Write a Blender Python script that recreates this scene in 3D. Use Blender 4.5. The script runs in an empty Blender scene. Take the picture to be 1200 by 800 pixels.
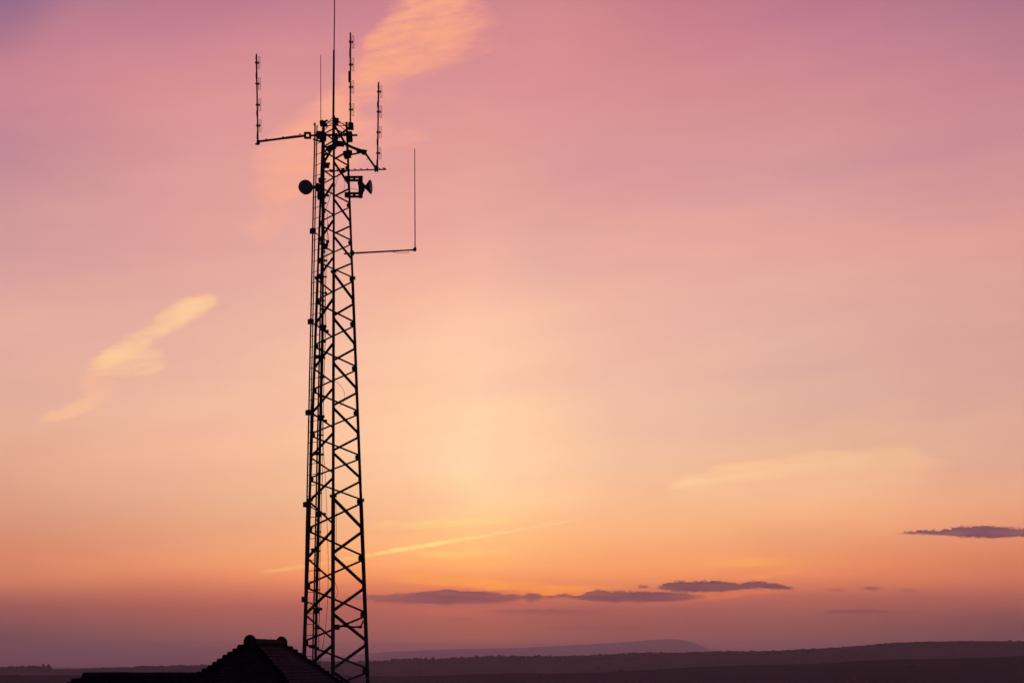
import bpy, math, random
from mathutils import Vector, Matrix
R = math.radians
random.seed(7)
S = bpy.context.scene
COL = S.collection
EZ = 5.5                    # eye height above the hilltop (m)
F = 2100.0                  # focal length in photo pixels (1200 wide)
HY = 775.0                  # photo row of the true horizon
TY = F / 44.0               # distance of the tower axis

def at(px, py, Y):
    return Vector(((px - 600) / F * Y, Y, (HY - py) / F * Y + EZ))

# ------------------------------------------------------------------ materials
def srgb(c):
    return tuple(((v / 255) / 12.92 if v / 255 <= .04045 else ((v / 255 + .055) / 1.055) ** 2.4) for v in c)

def material(name, base, rough=.6, metal=0.0, var=.35, scale=6.0, bump=0.0, second=None, spec=.4):
    m = bpy.data.materials.new(name); m.use_nodes = True
    n, l = m.node_tree.nodes, m.node_tree.links
    b = n['Principled BSDF']
    b.inputs['Roughness'].default_value = rough
    b.inputs['Metallic'].default_value = metal
    b.inputs['Specular IOR Level'].default_value = spec
    tc = n.new('ShaderNodeTexCoord')
    ns = n.new('ShaderNodeTexNoise'); ns.inputs['Scale'].default_value = scale; ns.inputs['Detail'].default_value = 6
    l.new(tc.outputs['Object'], ns.inputs['Vector'])
    cr = n.new('ShaderNodeValToRGB')
    a = [v * (1 - var) for v in base]; c = list(second) if second else [min(1, v * (1 + var)) for v in base]
    cr.color_ramp.elements[0].position = .32; cr.color_ramp.elements[0].color = (*a, 1)
    cr.color_ramp.elements[1].position = .68; cr.color_ramp.elements[1].color = (*c, 1)
    l.new(ns.outputs['Fac'], cr.inputs['Fac']); l.new(cr.outputs['Color'], b.inputs['Base Color'])
    if bump:
        bp = n.new('ShaderNodeBump'); bp.inputs['Strength'].default_value = bump; bp.inputs['Distance'].default_value = .02
        l.new(ns.outputs['Fac'], bp.inputs['Height']); l.new(bp.outputs['Normal'], b.inputs['Normal'])
    return m

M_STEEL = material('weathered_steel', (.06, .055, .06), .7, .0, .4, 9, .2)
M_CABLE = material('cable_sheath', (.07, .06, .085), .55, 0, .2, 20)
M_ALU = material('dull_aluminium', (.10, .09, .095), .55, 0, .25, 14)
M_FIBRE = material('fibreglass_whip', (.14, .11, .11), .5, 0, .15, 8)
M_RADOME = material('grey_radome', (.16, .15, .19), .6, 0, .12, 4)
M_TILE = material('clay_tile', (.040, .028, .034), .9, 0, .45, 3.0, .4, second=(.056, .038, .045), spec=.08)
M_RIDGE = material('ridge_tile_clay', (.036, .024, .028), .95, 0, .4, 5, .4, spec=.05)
M_WALL = material('rendered_wall', (.4, .36, .33), .9, 0, .12, 2, .2)
M_WOOD = material('painted_wood', (.12, .10, .09), .7, 0, .2, 5)
M_GLASS = material('window_glass', (.03, .03, .035), .08, 0, .1, 1)
M_BARK = material('bark', (.06, .045, .035), .9, 0, .4, 12, .5)
M_LEAF = material('leaves', (.05, .065, .03), .8, 0, .4, 1.3)
M_WOODLAND = material('woodland', (.04, .044, .032), .95, 0, .3, .02, spec=0)
M_CONC = material('concrete', (.3, .29, .27), .9, 0, .15, 3, .3)

# ------------------------------------------------------------------ mesh builder
class MB:
    def __init__(self): self.v = []; self.f = []
    def add(self, vs, fs):
        o = len(self.v); self.v += [tuple(p) for p in vs]; self.f += [tuple(i + o for i in f) for f in fs]; return self
    def box(self, c, half, mat=None):
        mat = mat or Matrix.Identity(3); c = Vector(c)
        vs = [c + mat @ Vector((sx * half[0], sy * half[1], sz * half[2])) for sx in (-1, 1) for sy in (-1, 1) for sz in (-1, 1)]
        return self.add(vs, [(0, 1, 3, 2), (4, 6, 7, 5), (0, 4, 5, 1), (2, 3, 7, 6), (0, 2, 6, 4), (1, 5, 7, 3)])
    def frame(self, d, up=None):
        d = Vector(d).normalized(); up = Vector(up or (0, 0, 1))
        if abs(d.dot(up.normalized())) > .98: up = Vector((0, 1, 0))
        x = d.cross(up).normalized(); y = x.cross(d).normalized()
        return x, y, d
    def prism(self, a, b, pts, up=None):
        a, b = Vector(a), Vector(b); x, y, d = self.frame(b - a, up); n = len(pts)
        vs = [a + x * p[0] + y * p[1] for p in pts] + [b + x * p[0] + y * p[1] for p in pts]
        return self.add(vs, [(i, (i + 1) % n, n + (i + 1) % n, n + i) for i in range(n)] + [tuple(range(n))[::-1], tuple(range(n, 2 * n))])
    def bar(self, a, b, w, h, up=None):
        w /= 2; h /= 2
        return self.prism(a, b, [(-w, -h), (w, -h), (w, h), (-w, h)], up)
    def angle(self, a, b, w, t, up=None):     # rolled L section
        return self.prism(a, b, [(-w / 2, -w / 2), (w / 2, -w / 2), (w / 2, -w / 2 + t), (-w / 2 + t, -w / 2 + t), (-w / 2 + t, w / 2), (-w / 2, w / 2)], up)
    def tube(self, pts, r, n=8, r2=None):
        pts = [Vector(p) for p in pts]; k = len(pts)
        rs = r if isinstance(r, (list, tuple)) else [r + ((r2 if r2 is not None else r) - r) * i / max(1, k - 1) for i in range(k)]
        vs = []; up = None
        for i, p in enumerate(pts):
            d = (pts[min(i + 1, k - 1)] - pts[max(i - 1, 0)]).normalized()
            if up is None:
                up = Vector((0, 1, 0)) if abs(d.y) < .9 else Vector((0, 0, 1))
            x = d.cross(up).normalized(); y = x.cross(d).normalized(); up = y
            vs += [p + (x * math.cos(2 * math.pi * j / n) + y * math.sin(2 * math.pi * j / n)) * rs[i] for j in range(n)]
        fs = [(i * n + j, i * n + (j + 1) % n, (i + 1) * n + (j + 1) % n, (i + 1) * n + j) for i in range(k - 1) for j in range(n)]
        fs += [tuple(range(n))[::-1], tuple(range((k - 1) * n, k * n))]
        return self.add(vs, fs)
    def lathe(self, c, axis, prof, n=24):     # prof: (distance along axis, radius)
        c = Vector(c); x, y, d = self.frame(axis); vs = []
        for t, r in prof:
            r = max(r, .0005)
            vs += [c + d * t + (x * math.cos(2 * math.pi * j / n) + y * math.sin(2 * math.pi * j / n)) * r for j in range(n)]
        k = len(prof)
        fs = [(i * n + j, i * n + (j + 1) % n, (i + 1) * n + (j + 1) % n, (i + 1) * n + j) for i in range(k - 1) for j in range(n)]
        fs += [tuple(range(n))[::-1], tuple(range((k - 1) * n, k * n))]
        return self.add(vs, fs)
    def build(self, name, mat, parent=None, smooth=False):
        me = bpy.data.meshes.new(name); me.from_pydata(self.v, [], self.f)
        me.materials.append(mat); me.update()
        if smooth:
            for p in me.polygons: p.use_smooth = True
        o = bpy.data.objects.new(name, me); COL.objects.link(o)
        if parent is not None:
            o.parent = parent; r = parent
            while r.parent: r = r.parent
            o.matrix_parent_inverse = WORLD_INV(parent)
        return o

LOC = {}
def WORLD_INV(p):       # parts are modelled in world space; only the thing's Empty carries a location
    return Matrix.Identity(4) if p.parent else Matrix.Translation(-p.location)

def thing(name, label, cat, loc=(0, 0, 0), group=None):
    o = bpy.data.objects.new(name, None); COL.objects.link(o); o.empty_display_size = .3
    o.location = loc; o['label'] = label; o['category'] = cat
    if group: o['group'] = group
    return o

# ------------------------------------------------------------------ lattice tower
def lerp(a, b, t): return a + (b - a) * t
ZT, ZB = (775 - 150) / 44.0, (775 - 760) / 44.0
def rho(z): return lerp(.965, .369, (z - ZB) / (ZT - ZB))      # z relative to the eye
TX = -4.725 * 1.0
ANG = {'L': R(153), 'M': R(273), 'R': R(33)}
def leg(k, z, extra=0.0):
    r = rho(z) + extra; a = ANG[k]
    return Vector((TX + r * math.cos(a), TY + r * math.sin(a), z + EZ))

tower = thing('lattice_tower', 'tall dark three-legged lattice steel mast standing behind the tiled roof', 'tower', (TX, TY, 0))
ZTOP = 14.42
SECT = [-5.42, -1.82, 4.34, 10.27, ZTOP]
RAD = [.054, .052, .038, .030]
legs = {}
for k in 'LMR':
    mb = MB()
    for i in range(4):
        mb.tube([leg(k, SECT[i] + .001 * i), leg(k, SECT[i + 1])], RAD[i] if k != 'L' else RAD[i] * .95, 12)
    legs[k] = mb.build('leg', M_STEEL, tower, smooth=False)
    for i in (1, 2, 3):       # bolted flange joints
        c = leg(k, SECT[i]); r = RAD[i - 1]
        f = MB().lathe(c - Vector((0, 0, .022)), (0, 0, 1), [(0, r + .042), (.044, r + .042)], 12)
        for j in range(6):
            a = j * math.pi / 3 + .3
            p = c + Vector((math.cos(a), math.sin(a), 0)) * (r + .028)
            f.tube([p - Vector((0, 0, .05)), p + Vector((0, 0, .05))], .009, 6)
        f.build('flange', M_STEEL, legs[k])
    MB().lathe(leg(k, -5.5), (0, 0, 1), [(-.3, .3), (.06, .3), (.08, .27)], 16).build('footing', M_CONC, legs[k])

nodes = []
z = SECT[0] + .25
def bays(z0, z1, n): return [z0 + (z1 - z0) * i / n for i in range(n)]
nodes = bays(-5.3, -1.75, 2) + bays(-1.75, 4.30, 4) + bays(4.30, 10.23, 5) + bays(10.23, 14.19, 4) + [14.19]
def bsize(z):
    return (.072, .060) if z < 4.3 else ((.060, .048) if z < 10.2 else (.050, .040))
def brace(a, b, za, zb, w, side):
    p, q = leg(a, za), leg(b, zb)
    d = (q - p).normalized()
    c = Vector((TX, TY, (p.z + q.z) / 2)); out = ((p + q) / 2 - c); out.z = 0; out.normalize()
    off = out * (RAD[0] * .0 + side)
    MB().angle(p + d * .02 + off, q - d * .02 + off, w, .008, out).build('brace', M_STEEL, tower)
def gusset(k, z, nb, s):
    a = leg(k, z); b = leg(nb, z); d = (b - a).normalized()
    MB().prism(a + Vector((0, 0, -s)), a + Vector((0, 0, s)),
               [(0, -.006), (0, .006), (0, .006)], None) if 0 else None
    mb = MB(); t = Vector((-d.y, d.x, 0)) * .006
    pts = [a + Vector((0, 0, -s)), a + d * s * 1.25 + Vector((0, 0, -s * .55)), a + d * s * 1.25 + Vector((0, 0, s * .55)), a + Vector((0, 0, s))]
    mb.add([p - t for p in pts] + [p + t for p in pts], [(0, 1, 2, 3), (7, 6, 5, 4), (0, 4, 5, 1), (1, 5, 6, 2), (2, 6, 7, 3), (3, 7, 4, 0)])
    mb.build('gusset_plate', M_STEEL, legs[k])
for i in range(len(nodes) - 1):
    z0, z1 = nodes[i], nodes[i + 1]; h = (z0 + z1) / 2
    tk, tn = bsize(z0)
    top = z0 > 10.2
    # face M-R: thick from M (upper) down to R, thin from R down to M
    brace('M', 'R', z1 - .03, h + .04, tk * .86, .012); brace('R', 'M', h - .06, z0 + .05, tn, -.012)
    # face L-M: thick from M half node down to L, thin from L node down to M half node
    brace('M', 'L', h - .05, z0 + .04, tk * 1.4, .012); brace('L', 'M', z1 - .04, h + .04, tn, -.012)
    # back face: both light
    brace('R', 'L', z1 - .05, h + .04, (tk + tn) / 2.5, .012); brace('L', 'R', h - .04, z0 + .06, (tk + tn) / 2.5, -.012)
    s = .092 if z0 < 4.3 else (.078 if z0 < 10.2 else .058)
    gusset('R', z0, 'L', s * 1.15); gusset('R', h, 'M', s * .9); gusset('M', z0, 'R', s * .75)
    gusset('M', h, 'L', s * .75); gusset('L', z0, 'M', s * .8); gusset('L', h, 'R', s * .9)

# ladder on the left face, parallel to the L-M face
def lad(px140, py):          # linear stile in the photo plane, at its own depth
    return px140 - .0215 * (py - 140)
YA, YC = TY + .22, TY - .13
def line_pts(base, Y, pys): return [at(lad(base, p), p, Y) for p in pys]
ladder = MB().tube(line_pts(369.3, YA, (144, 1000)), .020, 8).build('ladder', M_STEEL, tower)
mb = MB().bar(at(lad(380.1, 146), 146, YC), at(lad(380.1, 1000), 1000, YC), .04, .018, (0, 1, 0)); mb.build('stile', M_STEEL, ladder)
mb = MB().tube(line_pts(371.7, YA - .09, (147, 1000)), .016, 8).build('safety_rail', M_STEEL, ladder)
A0, A1 = at(lad(369.3, 144), 144, YA), at(lad(369.3, 1000), 1000, YA)
C0, C1 = at(lad(380.1, 146), 146, YC), at(lad(380.1, 1000), 1000, YC)
def onz(a, b, z): return a + (b - a) * ((z - a.z) / (b.z - a.z))
zz = A1.z + .15
while zz < A0.z - .05:
    MB().tube([onz(A0, A1, zz), onz(C0, C1, zz)], .009, 6).build('rung', M_STEEL, ladder); zz += .285
for cx, cy, bx, by in ((366.6, 271, 384, 283), (364.2, 377, 383.5, 388), (361.4, 483.5, 381.5, 493), (358.6, 591, 380, 602), (355.4, 702, 376, 713)):
    c = at(cx, cy, YA - .02)
    m = MB().box(c, (.078 if cy < 700 else .04, .05, .062)); m.box(c + Vector((.01, -.05, 0)), (.05, .02, .075)); e = at(bx, by, TY - .28)
    m.bar(c, e, .022, .022); m.box(e, (.04, .03, .035)); m.build('ladder_bracket', M_STEEL, ladder)
m = MB().bar(at(367.3, 163.3, YA), at(377.5, 166.6, YC), .03, .045); m.box(at(368.6, 146, YA), (.028, .028, .014)); m.build('ladder_bracket', M_STEEL, ladder)

# feeder cables clipped to the ladder's inner stile
random.seed(3)
def crun(off, Y, p0, p1, r, wob=.35, name='feeder_cable', mat=M_CABLE):
    pts = []; p = p0; ph = random.random() * 9
    while p < p1:
        pts.append(at(lad(380.1, p) + off * min(1, max(.25, .25 + (p - 200) / 270)) * .9 + wob * math.sin(p / 31.0 + ph) * .6 + wob * random.uniform(-.4, .4) , p, Y)); p += 11
    pts.append(at(lad(380.1, p1) + off, p1, Y))
    return MB().tube(pts, r, 8).build(name, mat, tower, smooth=True)
for off, p0, r, dy in ((2.2, 160, .014, .02), (3.2, 175, .014, .03), (4.2, 181, .015, .05), (2.9, 205, .012, .09), (4.9, 222, .010, .1)):
    crun(off, YC + dy, p0, 1000, r)
crun(.2, YC + .06, 168, 300, .018); crun(-1.2, YC + .12, 158, 285, .016); crun(.4, YC + .16, 260, 420, .012)
crun(7.0, YC + .12, 225, 1000, .0085, .5, 'earth_wire')
p = 172
ci = 0
while p < 990:
    x = lad(380.1, p); w = (6.6 if p > 260 else 3.2) + random.uniform(-.4, .6); hh = .014 + random.uniform(0, .008)
    a, b = at(x - .6, p, YC + .01), at(x + w, p + .4, YC + .06)
    m = MB().bar(a, b, .06, hh * 2)
    if ci % 5 == 1: m.box(at(x + 3.4, p + 3, YC - .02), (.075, .05, .062)); m.box(at(x + 6.4, p + 1, YC - .02), (.03, .03, .03))
    if ci % 5 == 3: m.box(at(x - 1, p - 1, YC - .02), (.078, .05, .045))
    if ci % 3 == 0: m.box(at(x + 6.2, p + .3, YC + .02), (.03, .03, .026)); m.box(at(x + 2.5, p + 9, YC - .01), (.045, .03, .02))
    m.build('cable_clamp', M_STEEL, tower); p += 22.6 if p > 400 else 19; ci += 1
def wire(pts, Y, r=.0055, name='loose_wire', par=None):
    P = [at(x, y, Y) for x, y in pts]; out = []
    for i in range(len(P) - 1):
        p0, p1, p2, p3 = P[max(i - 1, 0)], P[i], P[i + 1], P[min(i + 2, len(P) - 1)]
        for s in range(6):
            t = s / 6
            out.append(.5 * ((2 * p1) + (p2 - p0) * t + (2 * p0 - 5 * p1 + 4 * p2 - p3) * t * t + (3 * p1 - p0 - 3 * p2 + p3) * t ** 3))
    out.append(P[-1])
    return MB().tube(out, r, 5).build(name, M_CABLE, par or tower, smooth=True)
wire([(384, 250), (383, 300), (381.5, 350), (382, 380), (381.5, 395)], TY)
wire([(377.5, 470), (378, 505), (380, 540), (382, 575), (383.5, 620), (384.6, 660), (384, 700), (381.5, 735), (378, 758), (374, 790)], TY, .006)
wire([(393.5, 585), (394.3, 620), (393.8, 660)], TY - .3, .005)
wire([(391.5, 680), (394.5, 687), (395.8, 694), (393, 701)], TY - .3, .006)
wire([(391.5, 445), (399, 452), (403.5, 460), (403, 470), (397, 477)], TY, .005)
wire([(399, 196), (396, 207), (393.5, 216), (391, 222)], TY, .006)
wire([(389, 222), (386, 233), (382.5, 243), (380, 249)], TY, .007)
wire([(385, 262), (383.5, 270), (385, 280), (383, 292)], TY, .008)
# fitting near the foot: curved bracket between M and R
m = MB(); pts = [at(x, y, TY - .35) for x, y in ((392, 734.5), (397, 733.5), (403, 733.2), (409, 734), (415, 734.3), (422, 734))]
m.tube(pts, .026, 8); m.tube([at(422, 734, TY - .3), at(424.5, 730.5, TY - .2), at(425.5, 727, TY - .1)], .02, 6)
m.box(at(393.8, 734.3, TY - .45), (.09, .05, .07)); m.box(at(422.5, 734.2, TY - .33), (.04, .04, .035)); m.build('cross_bracket', M_STEEL, tower)

# head frame of the tower
head = MB()
for k, n in (('L', 'M'), ('M', 'R'), ('R', 'L')):
    head.bar(leg(k, ZTOP - .1), leg(n, ZTOP - .1), .012, .016); head.bar(leg(k, ZTOP - .34), leg(n, ZTOP - .34), .02, .03)
apex = at(391, 137, TY - .3)
for k in 'LR':
    head.bar(apex, leg(k, ZTOP - .14), .012, .012); head.bar(at(391.5, 142, TY - .3), leg(k, ZTOP - .26), .012, .012)
    head.bar(at(391.5, 145, TY - .3), leg(k, ZTOP - .02), .01, .01)
head.build('head_frame', M_STEEL, tower)
m = MB(); pl = leg('L', ZTOP)
m.tube([leg('L', ZTOP - .1), at(378, 141, pl.y)], .03, 8); m.box(at(378.5, 145.7, pl.y), (.075, .05, .05)); m.bar(at(376, 145, pl.y), at(384, 141, pl.y), .04, .045)
m.box(at(381.5, 147, pl.y - .05), (.05, .04, .035)); m.build('head_clamp', M_STEEL, tower)
m = MB(); pr = leg('R', ZTOP)
m.tube([leg('R', ZTOP - .1), at(406.3, 144, pr.y)], .022, 8); m.build('head_spigot', M_STEEL, tower)

def blob(m, px, py, Y, w, h, d=.06, tilt=0.0):
    m.box(at(px, py, Y), (w / 88, d, h / 88), Matrix.Rotation(R(tilt), 3, 'Y'))
    # bolts and plate edges so that the clamp does not read as a plain block
    m.box(at(px, py, Y - d * .4), (w / 88 * 1.12, d * .35, h / 88 * .55), Matrix.Rotation(R(tilt), 3, 'Y'))
    for s in (-1, 1):
        m.tube([at(px + s * w * .3, py - h * .62, Y - d * .4), at(px + s * w * .3, py + h * .62, Y - d * .4)], .008, 6)

# ------------------------------------------------------------------ antennas
def whip(name, label, px, ytop, ybase, Y, prof, grp='whip antennas on the mast'):
    b = at(px, ybase, Y); t = thing(name, label, 'antenna', b, grp)
    m = MB(); pts = [at(px + dx, y, Y) for y, dx, r in prof]
    m.tube(pts, [r for _, _, r in prof], 8); o = m.build('rod', M_FIBRE, t, smooth=True)
    return t
Ym = TY - .3
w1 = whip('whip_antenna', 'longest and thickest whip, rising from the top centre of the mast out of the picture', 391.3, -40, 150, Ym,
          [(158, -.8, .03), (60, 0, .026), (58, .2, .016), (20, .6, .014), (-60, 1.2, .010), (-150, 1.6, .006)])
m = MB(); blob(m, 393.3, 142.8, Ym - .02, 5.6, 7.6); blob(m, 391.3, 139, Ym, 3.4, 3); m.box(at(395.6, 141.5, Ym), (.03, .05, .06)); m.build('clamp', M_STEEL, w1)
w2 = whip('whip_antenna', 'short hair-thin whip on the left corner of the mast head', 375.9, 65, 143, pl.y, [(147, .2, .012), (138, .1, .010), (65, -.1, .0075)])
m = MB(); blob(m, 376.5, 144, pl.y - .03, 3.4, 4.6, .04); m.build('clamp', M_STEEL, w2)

def loop(m, cx, cy, Y, half, x0, x1, r=.0062):
    k = half; pts = []
    for (x, y) in ((x0, 0), (x0, k * .45), (x0, k * .88), (x0 + .3, k * .97), ((x0 + x1) / 2, k), (x1 - .3, k * .97), (x1, k * .88), (x1, 0), (x1, -k * .88),
                   (x1 - .3, -k * .97), ((x0 + x1) / 2, -k), (x0 + .3, -k * .97), (x0, -k * .88), (x0, -k * .45), (x0, -.3)):
        pts.append(at(cx + x, cy - y, Y))
    m.tube(pts, r, 6)
def dipole_array(label, px, ytop, ybase, Y, ys, half, seed, grp='four-bay folded dipole arrays on the mast', lean=0.0):
    random.seed(seed)
    t = thing('dipole_array_antenna', label, 'antenna', at(px, ybase, Y), grp)
    X = lambda y: px + lean * (ybase - y) / (ybase - ytop)
    n = 9; pts = [at(X(lerp(ytop, ybase, i / n)), lerp(ytop, ybase, i / n), Y) for i in range(n + 1)]
    MB().tube(pts, .021, 10).build('mast', M_ALU, t, smooth=True)
    # the feed harness taped along the mast
    pts = []; y = ytop + 4
    while y < ybase - 2:
        near = min(abs(y - q) for q in ys)
        pts.append(at(X(y) + (-.9 if near > 6 else -.2) * (1 if int(y / 17) % 2 else .2) + random.uniform(-.15, .15), y, Y - .02)); y += 4
    MB().tube(pts, .012, 6).build('harness', M_CABLE, t, smooth=True)
    for q in ys:
        m = MB().bar(at(X(q) - 2.1, q, Y), at(X(q) + 3.2, q - .1, Y), .02, .022)
        m.box(at(X(q), q, Y), (.027, .03, .03)); m.box(at(X(q) + 2.5, q, Y), (.014, .02, .026))
        loop(m, X(q), q, Y, half, 1.9, 4.0); m.build('dipole', M_ALU, t, smooth=False)
    return t, X
# left array on a horizontal boom that reaches away to the left
Yl = TY + .72
dl, X = dipole_array('dipole array at the end of the left boom, standing furthest left', 302.3, 63.5, 168, Yl, (73.7, 98.4, 123, 147.3), 7.2, 1, lean=-1.9)
m = MB(); m.tube([at(302.5, 166, Yl), at(331, 162.4, lerp(Yl, TY + .18, .5)), at(358, 159.2, TY + .18)], .030, 10); m.build('boom', M_ALU, dl, smooth=True)
m = MB(); m.tube([at(363, 158.9, TY + .16), at(378, 158.6, TY + .1), at(418.8, 158.6, TY + .1)], .028, 10); m.build('boom', M_ALU, dl)
m = MB()
for yy in (156.0, 161.7): m.box(at(360.6, yy, TY + .16), (.085, .05, .018))
for xx in (357.6, 363.4): m.box(at(xx, 158.9, TY + .16), (.026, .052, .075))
blob(m, 302.6, 166.8, Yl - .03, 3.4, 4.4, .04); m.box(at(301.4, 169, Yl), (.05, .04, .014)); m.build('clamp', M_STEEL, dl)
m = MB()
for x, y in ((312, 163.4), (331.7, 160.6), (351.5, 157.6)):
    m.box(at(x, y, TY + .45), (.02, .02, .012)); m.tube([at(x, y, TY + .45), at(x, y + 3, TY + .45)], .006, 5)
m.tube([at(304, 165, Yl - .03), at(312, 163.8, TY + .6), at(331, 161.2, TY + .43), at(352, 158, TY + .2), at(358, 157, TY + .12)], .006, 6); m.build('feed_cable', M_CABLE, dl)
m = MB(); blob(m, 375.5, 158.5, TY + .04, 9.5, 7.5, .09); blob(m, 378.5, 161.5, TY, 7, 7, .07); m.build('clamp', M_STEEL, dl)
m = MB(); blob(m, 409.3, 158.2, TY + .12, 6.6, 7, .08); blob(m, 410.5, 163.5, TY + .12, 5, 5.5, .06); m.build('clamp', M_STEEL, dl)
m = MB(); blob(m, 392.5, 161, TY + .02, 6.5, 8, .08); m.build('clamp', M_STEEL, dl)

# middle array on a short bracket at the R corner
Yc = TY - .25
dm, X = dipole_array('tallest dipole array, standing on the right corner of the mast head', 410.6, 38.5, 150, Yc, (49.5, 75.9, 102.2, 128.6), 7.4, 2)
m = MB(); m.box(at(409.6, 90, Yc), (.032, .03, .14)); m.build('power_splitter', M_CABLE, dm)
m = MB(); blob(m, 410.6, 147.2, Yc - .02, 4.6, 6.6, .05); m.box(at(413.6, 148, Yc), (.012, .04, .08)); m.box(at(411.5, 151.7, Yc), (.07, .04, .012)); m.build('clamp', M_STEEL, dm)
m = MB(); m.tube([at(396, 159.3, TY - .1), at(402, 155.2, TY - .15), at(409, 149.8, Yc)], .03, 8); m.build('arm', M_STEEL, dm)

# right array on an outrigger
Yr = TY + .9
dr, X = dipole_array('dipole array on the crooked outrigger arm to the right of the mast head', 442.2, 96.5, 200, Yr, (107.6, 131.2, 155.1, 179.6), 7.0, 3, lean=1.5)
m = MB(); m.tube([at(381, 176.5, TY - .3), at(392, 172.3, TY - .2), at(404, 168, TY - .05), at(414, 173, TY + .1), at(428, 177.6, TY + .3)], .027, 10)
m.tube([at(404, 169, TY), at(418, 175.5, TY + .15)], .03, 8); m.build('arm', M_STEEL, dr)
m = MB(); m.tube([at(427.5, 178.5, TY + .3), at(433, 186.6, TY + .5), at(441, 198, Yr)], .027, 10); m.build('arm', M_STEEL, dr)
m = MB(); m.tube([at(404, 183, TY + .05), at(414, 180.8, TY + .15), at(420, 179.5, TY + .2), at(426, 177, TY + .3)], .024, 8); m.build('arm', M_STEEL, dr)
m = MB(); blob(m, 423, 177.4, TY + .25, 9.5, 3.8, .06, 8); blob(m, 426.8, 178.6, TY + .25, 5, 5, .05, 12); m.bar(at(424, 176, TY + .2), at(430.5, 176.3, TY + .2), .03, .02); m.build('clamp', M_STEEL, dr)
m = MB(); blob(m, 406.8, 181.2, TY + .1, 8.2, 7.4, .1, -14); blob(m, 410, 178.4, TY + .1, 5, 3.2, .07, -8); m.build('clamp', M_STEEL, dr)
m = MB(); blob(m, 388, 173.2, TY - .3, 11, 5, .08, -22); blob(m, 398, 168.6, TY - .2, 10, 4.8, .08, 4); blob(m, 392.5, 168, TY - .4, 5.5, 6.5, .06); m.build('clamp', M_STEEL, dr)
m = MB(); blob(m, 440.9, 197.4, Yr - .03, 4.4, 6, .05); m.box(at(439.6, 200.6, Yr), (.012, .03, .03)); m.box(at(442.5, 200.6, Yr), (.012, .03, .03)); m.build('clamp', M_STEEL, dr)
wire([(427, 181), (430.5, 184), (431, 186.5), (429.5, 187)], TY + .3, .008, 'feed_cable', dr)

# yagi
Yy = TY + .35
yg = thing('yagi_antenna', 'short horizontal yagi rod with small cross elements, pointing right above the horn dish', 'antenna', at(402, 199, Yy))
MB().tube([at(380, 200.7, Yy), at(451.5, 198.6, Yy - .05)], .018, 8).build('boom', M_ALU, yg)
for x in (388, 396.5, 410, 417.2, 424.5, 431.8, 446, 450.8):
    y = lerp(200.7, 198.6, (x - 380) / 71.5)
    m = MB().tube([at(x - 2.4, y - 1.9, Yy + .3), at(x + 1.4, y + .3, Yy - .3)], .011, 6)
    if x == 450.8: m.box(at(450.8, y - .6, Yy), (.035, .03, .018), Matrix.Rotation(R(20), 3, 'Y'))
    m.build('element', M_ALU, yg)
m = MB(); blob(m, 402, 199.3, Yy - .02, 4.2, 3.6, .05, -10); blob(m, 388.5, 200.3, Yy - .02, 3.6, 2.6, .04); m.build('clamp', M_STEEL, yg)

# drum dish, left
Yd = TY - .35
dd = thing('microwave_dish', 'round grey drum dish on the left side of the mast, face toward viewer', 'dish antenna', at(377, 220, TY), 'microwave dishes on the mast')
c = at(358.4, 219.6, Yd); ax = Vector((-.16, -1, .02)).normalized(); rr = 8.1 / 44
MB().lathe(c - ax * .09, ax, [(0, .06), (.01, rr * .7), (.05, rr * .97), (.05, rr), (.165, rr), (.167, rr * .96)], 40).build('shroud', M_RADOME, dd, smooth=False)
MB().lathe(c + ax * .079, ax, [(0, rr * .955), (.006, rr * .9), (.012, rr * .4), (.014, 0)], 40).build('radome', M_RADOME, dd, smooth=True)
m = MB(); m.tube([c - ax * .08, at(364, 219.6, TY - .1), at(374, 219.8, TY + .02)], .03, 10); m.box(at(369, 219.4, TY - .05), (.07, .04, .035)); m.box(at(372.4, 219.5, TY), (.04, .05, .1)); m.build('mount_arm', M_STEEL, dd)
m = MB(); m.tube([at(377.4, 204.5, TY - .05), at(376.2, 234.5, TY - .05)], .045, 12); blob(m, 376.6, 211.5, TY - .07, 6.4, 5, .08); blob(m, 375.4, 219.5, TY - .07, 8, 5.6, .09); blob(m, 375.4, 229, TY - .07, 6.6, 9, .07); m.build('mount_pole', M_STEEL, dd)

# horn-shaped dish, right
Yh = TY + .15
hd = thing('microwave_dish', 'cone-shaped dish seen from the side, held on two bracket arms right of the mast', 'dish antenna', at(408, 219, Yh), 'microwave dishes on the mast')
for y0 in (209.5, 228.5):
    m = MB()
    for yy in (y0 - 1.9, y0 + 1.9): m.box(at(414.8, yy, Yh), (.235, .05, .021))
    for xx, w in ((405.8, 1.8), (415.0, 1.3), (422.6, 2.3), (410.0, .4)): m.box(at(xx, y0, Yh), (w / 44, .05, .05))
    m.box(at(407.5, y0, Yh + .02), (.07, .07, .04)); m.build('bracket_arm', M_STEEL, hd)
m = MB(); m.tube([at(422.4, 206.5, Yh), at(422.4, 232, Yh)], .045, 12); m.build('mount_pole', M_STEEL, hd)
m = MB(); blob(m, 422, 214.6, Yh - .03, 5, 4.4, .06); blob(m, 423.6, 219, Yh - .05, 6.4, 6.5, .08); blob(m, 422.8, 225.3, Yh - .03, 5, 4, .06)
m.bar(at(423, 213, Yh - .06), at(427, 218, Yh - .06), .05, .06); m.bar(at(422, 230, Yh - .06), at(427, 222, Yh - .06), .03, .04); m.build('radio_unit', M_STEEL, hd)
c = at(426.2, 219.4, Yh - .05); ax = Vector((1, -.16, 0)).normalized()
MB().lathe(c, ax, [(0, .035), (.02, .04), (.06, .06), (.15, .155), (.17, .185), (.195, .187)], 32).build('reflector', M_STEEL, hd, smooth=False)
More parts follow.
